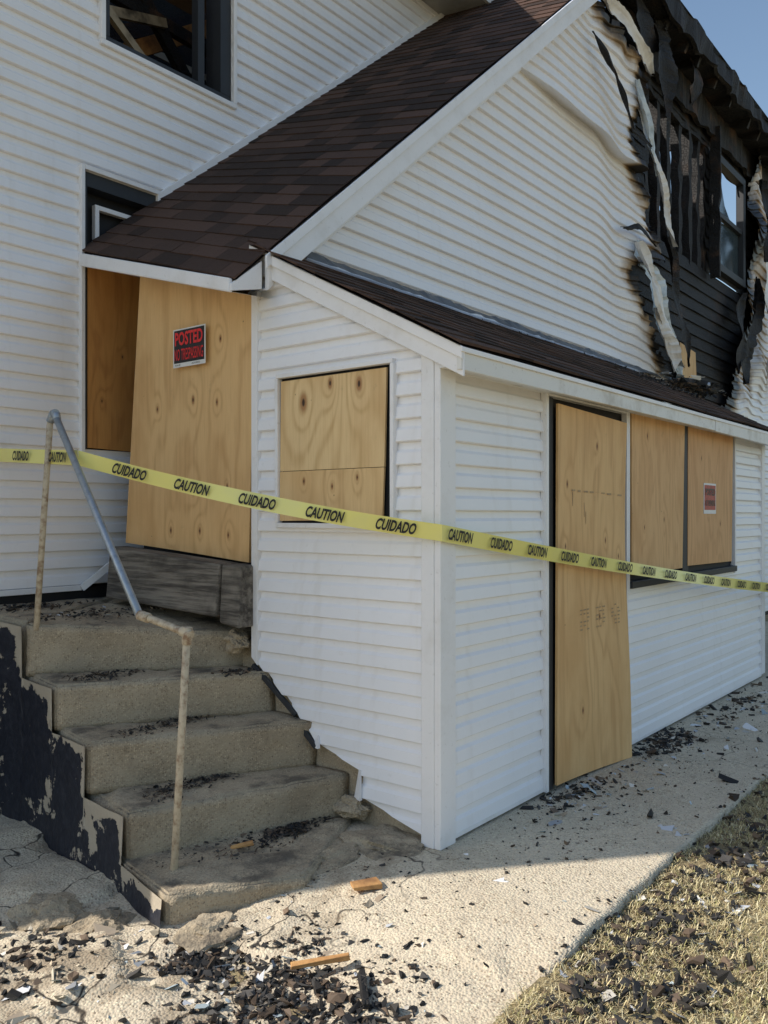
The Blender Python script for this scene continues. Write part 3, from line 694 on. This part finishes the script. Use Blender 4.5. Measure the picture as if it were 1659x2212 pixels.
# ================================================================== STEPS
ST=empty('concrete_steps')
def block(name,foot,zb,zt,amp=.008,cell=.035):
    bm=bmesh.new()
    vb=[bm.verts.new((x,y,zb)) for x,y in foot]; vt=[bm.verts.new((foot[i][0],foot[i][1],zt[i])) for i in range(4)]
    bm.faces.new(vb[::-1]);bm.faces.new(vt)
    for i in range(4):
        j=(i+1)%4; bm.faces.new((vb[i],vb[j],vt[j],vt[i]))
    bmesh.ops.bevel(bm,geom=[e for e in bm.edges if max(v.co.z for v in e.verts)>zb+.01],offset=.010,segments=2,affect='EDGES')
    for it in range(6):
        es=[e for e in bm.edges if e.calc_length()>cell]
        if not es: break
        bmesh.ops.subdivide_edges(bm,edges=es,cuts=1,use_grid_fill=True)
    bmesh.ops.triangulate(bm,faces=bm.faces[:])
    bm.normal_update()
    for v in bm.verts:
        n_=noise.noise(v.co*4)*amp+noise.noise(v.co*13)*amp*.7+noise.noise(v.co*34)*amp*.45
        chip=noise.noise(v.co*8+Vector((3,3,3)))
        if chip>.38 and v.co.z>max(zt)-.04: n_-=(chip-.38)*.07
        v.co+=v.normal*n_
    me=bpy.data.meshes.new(name)
    bm.to_mesh(me); bm.free()
    me.polygons.foreach_set('use_smooth',[True]*len(me.polygons))
    me.materials.append(CON)
    o=bpy.data.objects.new(name,me); COL.objects.link(o); o.parent=ST; return o
block('slab',[(-1.09,.50),(-.62,.22),(0.0,.50),(-.93,1.3)],-.25,[0.0,-.01,0.0,.0],.010)
block('step_1',[(-.990,.897),(.02,.535),(.02,1.1),(-.88,1.5)],-.06,[.20,.197,.2,.2],.007)
block('step_2',[(-.945,1.258),(.02,.75),(.02,1.3),(-.84,1.8)],.19,[.424]*4,.007)
block('step_3',[(-.902,1.605),(.02,1.045),(.02,1.6),(-.78,2.2)],.415,[.634]*4,.007)
block('platform',[(-.847,1.982),(-.04,1.33),(.28,1.2),(.28,2.62)],.625,[.895,.815,.83,.93],.010)
block('platform_rear',[(-.84,2.14),(-.81,2.02),(.1,2.56),(-.87,2.62)],-.25,[.905,.90,.93,.94],.008)
prof=[(.50,-.012),(.897,-.012),(.900,.184),(1.258,.184),(1.261,.408),(1.605,.408),(1.608,.618),(1.982,.618),(1.985,.879),(2.62,.919)]
def lx(y):
    pts=[(.50,-1.09),(.897,-.993),(1.258,-.948),(1.605,-.905),(1.982,-.85),(2.62,-.90)]
    for i in range(5):
        if y<=pts[i+1][0]: 
            t=(y-pts[i][0])/(pts[i+1][0]-pts[i][0]); return pts[i][1]*(1-t)+pts[i+1][1]*t
    return pts[-1][1]
V=[];F=[];E=[]
def ztop(y):
    for i in range(len(prof)-1):
        if prof[i][0]<=y<=prof[i+1][0]:
            t=(y-prof[i][0])/(prof[i+1][0]-prof[i][0]); return prof[i][1]*(1-t)+prof[i+1][1]*t
    return prof[-1][1]
ys=sorted(set([p[0] for p in prof]+[.50+2.12*i/60 for i in range(61)])); nz=40
for y in ys:
    zt_=ztop(y)
    for k in range(nz+1):
        z_=-.25+(zt_+.25)*k/nz
        p=Vector((lx(y)-.012-.05*max(0,.25-z_),y,z_)); p.x-=.008*(noise.noise(p*9)+.5)
        V.append(p)
        dtop=zt_-z_
        dfr=min([y-a for a in (.9,1.261,1.608,1.985) if y>=a-1e-6 and z_>ztop(a-.004)] or [9])
        E.append(max(0,1-min(dtop,dfr*1.2)/.06))
for i in range(len(ys)-1):
    for k in range(nz):
        a=i*(nz+1)+k; F.append((a,a+1,a+nz+2,a+nz+1))
o=mk('painted_side',V,F,BLK,ST,smooth=True)
ca=o.data.color_attributes.new('Edge','FLOAT_COLOR','POINT')
for i,c in enumerate(E): ca.data[i].color=(c,c,c,1)
for (c,s) in (((-.05,1.27,.78),(.06,.07,.06)),((-.10,.22,-.05),(.2,.2,.05)),((-.33,.32,-.06),(.22,.14,.05)),((-1.32,.95,-.14),(.14,.16,.07)),((-1.25,.72,-.15),(.14,.1,.06)),((-1.0,.33,-.13),(.14,.12,.05)),((-.02,.5,.05),(.06,.10,.05))):
    bm=bmesh.new(); bmesh.ops.create_icosphere(bm,subdivisions=4,radius=1)
    for v in bm.verts:
        q=v.co.copy(); v.co=Vector((q.x*s[0],q.y*s[1],q.z*s[2]))*(1+.45*noise.noise(q*1.7+Vector(c)*9)+.16*noise.noise(q*6))+Vector(c)
    me=bpy.data.meshes.new('rubble'); bm.to_mesh(me); bm.free(); me.materials.append(CON)
    o=bpy.data.objects.new('rubble',me); COL.objects.link(o); o.parent=ST
T=empty('weathered_timber_sill')
hexa('beam',[(-.16,1.32,.91),(.03,1.32,.91),(.03,2.36,.95),(-.13,2.36,.95),(-.13,1.32,1.19),(.03,1.32,1.19),(.03,2.36,1.26),(-.10,2.36,1.26)],TMB,T,.012)
hexa('end_block',[(-.14,1.16,.86),(.03,1.16,.86),(.03,1.312,.88),(-.14,1.312,.88),(-.12,1.16,1.185),(.03,1.16,1.185),(.03,1.312,1.19),(-.12,1.312,1.19)],TMB,T,.012)

# ================================================================== HANDRAIL
HR=empty('pipe_handrail')
lp0=(-.936,.66,-.03);lp1=(-.916,.60,.97)
up0=(-.80,1.96,.86);up1=(-.78,1.86,1.945)
pipe('lower_post',[lp0,lp1],.0155,RUST,HR)
pipe('lower_arm',[lp1,(-.955,.80,1.02)],.0155,RUST,HR)
pipe('joint',[(-.955,.80,1.02),(-.962,.858,1.030)],.021,RUST,HR)
pipe('diagonal_rail',[(-.962,.858,1.030),(-.785,1.80,1.945)],.0175,GAL,HR)
pipe('upper_post',[up0,up1],.0155,RUST,HR)
pipe('top_bend',[(-.78,1.86,1.925),(-.78,1.835,1.965),(-.785,1.80,1.965),(-.786,1.79,1.93)],.021,GAL,HR)
pipe('tee_fitting',[(-.917,.602,.925),(-.9155,.598,.995)],.0205,RUST,HR)
pipe('tee_arm',[(-.915,.575,.965),(-.922,.63,.978)],.0205,RUST,HR)

# ================================================================== TAPE
TP=empty('caution_tape')
def tapeseg(a,b,sag,words,w=.074,n=24,twist=0):
    a=Vector(a);b=Vector(b);V=[];F=[]
    d=(b-a);hd=Vector((d.x,d.y,0)).normalized(); nrm=Vector((hd.y,-hd.x,0))
    for i in range(n+1):
        t=i/n; p=a.lerp(b,t)-Vector((0,0,sag*4*t*(1-t)))
        lean=.010*math.sin(t*9+twist)
        V+=[p+Vector((0,0,-w/2))-nrm*lean,p+Vector((0,0,w/2))+nrm*lean]
    for i in range(n): F.append((2*i,2*i+2,2*i+3,2*i+1))
    mk('tape',V,F,YEL,TP,smooth=True)
    L=d.length
    for (s,word) in words:
        t0=s/L; t1=(s+.185)/L
        if t1>1.0: continue
        p0=a.lerp(b,t0)-Vector((0,0,sag*4*t0*(1-t0))); p1=a.lerp(b,t1)-Vector((0,0,sag*4*t1*(1-t1)))
        xd=(p1-p0).normalized(); yd=Vector((0,0,1)); yd=(yd-xd*yd.dot(xd)).normalized()
        textmesh('lettering',word,p0-yd*.026,xd,yd,.185,.052,INK,TP,.035,.30,.013)
A=(-.79,1.59,1.73);Bp=(-.054,-.060,1.372)
W_=['CUIDADO','CAUTION']
tapeseg((-.735,2.545,1.79),A,.0,[(.28,'CUIDADO'),(.68,'CAUTION')])
tapeseg(A,Bp,.03,[(.20+.335*i,W_[i%2]) for i in range(5)])
tapeseg(Bp,(4.9,-.34,.80),.03,[(.03+.325*i,W_[(i+1)%2]) for i in range(15)],n=60)
tapeseg((4.9,-.34,.80),(9.5,-1.0,.62),.02,[(.2+.325*i,W_[i%2]) for i in range(12)],n=30)
STK=empty('wooden_stake'); beam('stake',(9.5,-1.0,-.1),(9.5,-1.02,.9),.04,.04,RAW,STK,up=(0,1,0)); beam('cross_piece',(9.44,-1.03,.7),(9.56,-1.03,.7),.02,.05,RAW,STK)

# ================================================================== GROUND
mk('ground',[(-150,-150,-.14),(150,-150,-.14),(150,150,-.14),(-150,150,-.14)],[(0,1,2,3)],GND)
def gh(x,y):
    s=max(0,min(1,(-.25-x)/.8)); s=s*s*(3-2*s)
    h=-.03-.085*s+.006*noise.noise(Vector((x*1.5,y*1.5,0)))
    rough=s*.55+.3*(1 if y>0.0 and x<.1 else 0)
    h+=rough*(.03*noise.noise(Vector((x*3,y*3,2)))+.016*noise.noise(Vector((x*9,y*9,2)))+.008*noise.noise(Vector((x*22,y*22,2))))
    if x<.1 and s>0:
        c=noise.cell(Vector((x*3.1+.6*noise.noise(Vector((x*2,y*2,1))),y*3.1+.6*noise.noise(Vector((x*2,y*2,5))),0)))
        h+=.020*s*c
    return h
def grid(name,x0,x1,y0,y1,st,hf,mat,crackf=None):
    nx=int((x1-x0)/st);ny=int((y1-y0)/st);V=[];F=[];C=[]
    for j in range(ny+1):
        for i in range(nx+1):
            x=x0+(x1-x0)*i/nx;y=y0+(y1-y0)*j/ny
            if j==0: y+=.012*noise.noise(Vector((x*6,0,0)))+.008*noise.noise(Vector((x*25,0,0)))
            V.append((x,y,hf(x,y))); 
            if crackf: C.append(crackf(x,y))
    for j in range(ny):
        for i in range(nx):
            a=j*(nx+1)+i;F.append((a,a+1,a+nx+2,a+nx+1))
    b=len(V)
    for i in range(nx+1):
        V.append((V[i][0],V[i][1]+.005,V[i][2]-.16))
        if crackf: C.append(0)
    for i in range(nx): F.append((b+i,b+i+1,i+1,i))
    o=mk(name,V,F,mat,smooth=True)
    if crackf:
        ca=o.data.color_attributes.new('Crack','FLOAT_COLOR','POINT')
        for i,c in enumerate(C): ca.data[i].color=(c,c,c,1)
    return o
def crk(x,y):
    a=max(0,min(1,(y+.25)/.25))*max(0,min(1,(.15-x)/.3)); b=max(0,min(1,(-.95-x)/.3))
    c=.6*max(0,min(1,(x-1.6)/.6))*max(0,min(1,(3.2-x)/.6))
    return max(a,b,c,.10)
grid('concrete_walkway',-4.2,9.5,-.86,2.58,.03,gh,WLK,crk)
def lh(x,y): 
    s=max(0,min(1,(-.25-x)/.8))
    return -.06-.03*s+.018*noise.noise(Vector((x*2,y*2,4)))+.012*noise.noise(Vector((x*9,y*9,4)))
grid('lawn',-5.0,12,-6.0,-.835,.06,lh,GND)
def tinted(name,V,F,T,rough=.8):
    o=mk(name,V,F,mat_vcol(name+'_mat',rough))
    ca=o.data.color_attributes.new('Tint','FLOAT_COLOR','POINT')
    flat=[]
    for c in T: flat+= [c[0],c[1],c[2],1]
    ca.data.foreach_set('color',flat); return o
V=[];F=[];T=[]
cols=[(.74,.63,.36),(.64,.53,.28),(.50,.39,.20),(.76,.68,.43),(.40,.37,.15),(.32,.24,.13)]
def blade(x,y,L):
    z=lh(x,y)-.006
    a=random.uniform(0,6.283); lean=random.uniform(1.0,1.56)
    dx=math.cos(a);dy=math.sin(a); w=random.uniform(.0009,.002)
    hx=math.sin(lean)*L;hz=math.cos(lean)*L+.006
    b=len(V); px=-dy*w;py=dx*w; cx=random.uniform(-.3,.3)*L
    V.extend([(x-px,y-py,z),(x+px,y+py,z),(x+dx*hx*.55+px*.8,y+dy*hx*.55+py*.8,z+hz),(x+dx*hx*.55-px*.8,y+dy*hx*.55-py*.8,z+hz),(x+dx*hx-dy*cx,y+dy*hx+dx*cx,z+max(.003,hz*.7))])
    F.append((b,b+1,b+2,b+3));F.append((b+3,b+2,b+4))
    c=random.choice(cols);k=random.uniform(.65,1.1);T.extend([(c[0]*k,c[1]*k,c[2]*k)]*5)
for i in range(110000):
    x=-1.3+5.3*random.random()**1.4; y=random.uniform(-2.1,-.85)
    if noise.noise(Vector((x*2.0,y*2.0,8)))+.6*noise.noise(Vector((x*7,y*7,3)))+random.uniform(-.25,.25)<-.18: continue
    blade(x,y,random.uniform(.02,.06))
for i in range(14000):
    x=random.uniform(3.5,11); y=random.uniform(-3.5,-.85); blade(x,y,random.uniform(.03,.08))
tinted('dead_grass',V,F,T)
def chips(name,specs,colors,rough=.7,pw=4):
    V=[];F=[];T=[]
    for (cx,cy,sx,sy,n,smin,smax,flat,zf) in specs:
        for i in range(n):
            x=random.gauss(cx,sx);y=random.gauss(cy,sy); z=zf(x,y)
            if z is None: continue
            s=smin+(smax-smin)*random.random()**pw
            a,b_,c_=s*random.uniform(.5,1.5),s*random.uniform(.25,.8),s*random.uniform(.15,.6)*flat
            R=Matrix.Rotation(random.uniform(0,6.28),3,'Z')@Matrix.Rotation(random.gauss(0,.4),3,'X')@Matrix.Rotation(random.gauss(0,.35),3,'Y')
            b=len(V); 
            for q in ((-1,-1,-1),(1,-1,-1),(1,1,-1),(-1,1,-1),(-1,-1,1),(1,-1,1),(1,1,1),(-1,1,1)):
                j=[random.uniform(.15,1.25) for _ in range(3)]
                p=R@Vector((q[0]*a*j[0]/2,q[1]*b_*j[1]/2,q[2]*c_*j[2]/2)); V.append((x+p.x,y+p.y,z+c_*.3+p.z))
            F.extend([tuple(b+k for k in f) for f in BF])
            c=random.choice(colors);k=random.uniform(.6,1.3);T.extend([(c[0]*k,c[1]*k,c[2]*k)]*8)
    return tinted(name,V,F,T,rough)
def gz(x,y):
    if -1.1<x<0 and y>.45: return None
    if x>-.03 and y>-.03: return None
    return gh(x,y) if y>-.85 else lh(x,y)+.008
blackc=[(.010,.010,.011),(.014,.013,.013),(.022,.019,.016),(.05,.033,.02),(.06,.055,.05),(.13,.09,.06)]
def zc(v): return lambda x,y:v
def onstep(z,xa,xb): return lambda x,y: z if xa<x<xb else None
random.seed(21)
specs=[(-1.16,.20,.08,.08,800,.003,.05,1,gz),(-1.12,-.2,.11,.09,900,.003,.055,1,gz),(-1.42,-.22,.14,.12,700,.003,.05,1,gz),(-1.22,-.5,.13,.10,900,.003,.055,1,gz),(-1.0,-.02,.12,.07,420,.003,.035,1,gz),(-.85,-.38,.12,.12,240,.003,.035,1,gz),
 (-.72,-1.0,.22,.07,440,.004,.05,1,gz),(-.12,-1.0,.3,.07,460,.004,.06,1,gz),(-.40,-1.22,.25,.10,480,.005,.065,1,gz),(.55,-1.08,.35,.10,400,.005,.06,1,gz),(1.5,-1.05,.5,.10,300,.006,.06,1,gz),
 (-1.55,.62,.12,.15,420,.003,.05,1,gz),(2.34,-.14,.22,.08,600,.005,.06,.8,gz),(1.06,-.14,.20,.06,360,.005,.05,.8,gz),(3.6,-.2,.8,.10,400,.008,.07,1,gz),(3.0,-1.05,1.4,.2,400,.01,.08,1,gz),
 (-.5,.12,.3,.2,420,.003,.02,1,gz),(-.3,-.4,.8,.3,380,.003,.018,1,gz),(.6,-.3,.6,.2,360,.003,.022,1,gz),(1.8,-.4,1.,.2,480,.004,.03,1,gz),(-1.6,0,.5,.4,600,.003,.02,1,gz),
 (-.30,.60,.11,.035,800,.004,.035,.6,zc(.005)),(-.55,.62,.12,.07,300,.004,.025,.8,zc(.005)),(-.8,.75,.1,.05,100,.004,.02,.8,zc(.005)),
 (-.62,.98,.18,.045,900,.003,.03,.4,onstep(.206,-.85,-.05)),(-.5,1.24,.18,.045,600,.003,.028,.5,onstep(.430,-.85,-.05)),(-.65,1.62,.13,.05,500,.003,.028,.5,onstep(.640,-.8,-.05)),(-.15,1.16,.05,.04,260,.004,.03,.5,onstep(.640,-.4,-.02)),
 (-.4,2.1,.25,.15,600,.004,.03,.7,onstep(.905,-.8,.0)),(-.62,2.4,.16,.08,300,.005,.04,.9,onstep(.93,-.85,.1)),
 (6.0,.95,.35,.1,420,.02,.14,1,zc(2.80)),(4.9,.80,.5,.18,420,.012,.07,.9,lambda x,y: rk(y,.005) if x<5.3 and y<1.05 else None),(2.8,1.0,1.3,.05,110,.006,.025,.8,lambda x,y: rk(y,.012) if x>0.2 and y<1.1 else None)]
chips('charred_debris',specs,blackc,.7)
greyc=[(.68,.69,.70),(.45,.47,.50),(.66,.62,.54),(.48,.38,.27),(.40,.48,.51)]
specs=[(-1.2,.1,.3,.3,90,.008,.08,.06,gz),(-1.3,-.3,.3,.2,130,.008,.07,.06,gz),(-.2,-1.1,.5,.15,90,.01,.08,.06,gz),(.9,-1.1,.7,.2,100,.01,.09,.06,gz),(2.0,-.25,.8,.1,90,.01,.09,.06,gz),(3.8,-.4,1.2,.2,70,.02,.12,.08,gz),(-1.7,.5,.3,.3,60,.01,.09,.08,gz),(1.0,-.2,.3,.08,46,.01,.10,.06,gz),
  (-.5,2.1,.3,.15,26,.006,.04,.2,onstep(.91,-.8,0)),(6.0,.95,.4,.1,60,.04,.18,.2,zc(2.86)),(-.3,.3,.3,.2,20,.01,.05,.1,gz)]
chips('paper_and_siding_scraps',specs,greyc,.6,2.2)
tan=[(.46,.40,.30),(.36,.30,.22),(.50,.44,.34)]
chips('concrete_rubble',[(-1.35,.4,.3,.25,120,.006,.06,.8,gz),(-1.6,.9,.2,.3,50,.015,.09,.7,gz),(-.35,.32,.25,.1,90,.004,.04,.7,gz),(-1.5,-.1,.4,.3,120,.004,.03,.8,gz)],tan,.9)
def scrap(name,c,d,L,w,h,mat,tilt=0):
    c=Vector(c);d=Vector((d[0],d[1],tilt)).normalized()
    e=empty(name); q=beam_pts(c-d*L/2,c+d*L/2,w,h); 
    random.seed(int(L*1000)); q=[p+Vector([random.uniform(-.006,.006) for _ in range(3)]) for p in q]
    hexa('piece',q,mat,e,.003); return e
scrap('wood_scrap',(-.50,-.0,-.03),(.80,-.45),.12,.055,.022,RAW)
scrap('wood_plank',(-.97,-.185,-.08),(.818,-.63),.20,.03,.016,RAW,.05)
scrap('charred_stick',(-.995,-.402,-.09),(.70,.70),.20,.024,.024,CHR,.02)
scrap('wood_plank.001',(-.62,.60,.02),(.7,-.2),.10,.02,.01,RAW)

# ================================================================== LIGHT / SKY
w=bpy.data.worlds.new('World'); S.world=w; w.use_nodes=True
nt=w.node_tree; nt.nodes.clear()
o=nt.nodes.new('ShaderNodeOutputWorld');bg=nt.nodes.new('ShaderNodeBackground');sk=nt.nodes.new('ShaderNodeTexSky')
sk.sky_type='NISHITA'; sk.sun_disc=False; sk.sun_elevation=math.radians(38); sk.sun_rotation=math.radians(-49.2)
sk.air_density=1.3; sk.dust_density=1.0; sk.ozone_density=1.5
bg.inputs[1].default_value=.15
nt.links.new(sk.outputs[0],bg.inputs[0]); nt.links.new(bg.outputs[0],o.inputs[0])
el=math.radians(38)
d=Vector((.757*math.cos(el),-.653*math.cos(el),-math.sin(el)))
su=bpy.data.lights.new('sun','SUN'); su.energy=5.0; su.angle=math.radians(.5); su.color=(1,.93,.84)
so=bpy.data.objects.new('sun',su); COL.objects.link(so); so.rotation_euler=d.to_track_quat('-Z','Y').to_euler()
# ================================================================== CAMERA
cd=bpy.data.cameras.new('camera'); co=bpy.data.objects.new('camera',cd); COL.objects.link(co)
co.location=(-3.14,-2.188,1.45); co.rotation_euler=(math.radians(90),0,math.radians(-51.53))
cd.sensor_fit='VERTICAL'; cd.sensor_height=36; cd.lens=30.1; cd.shift_y=.003; cd.clip_end=1000
S.camera=co
S.view_settings.view_transform='Standard'; S.view_settings.look='None'; S.view_settings.exposure=0
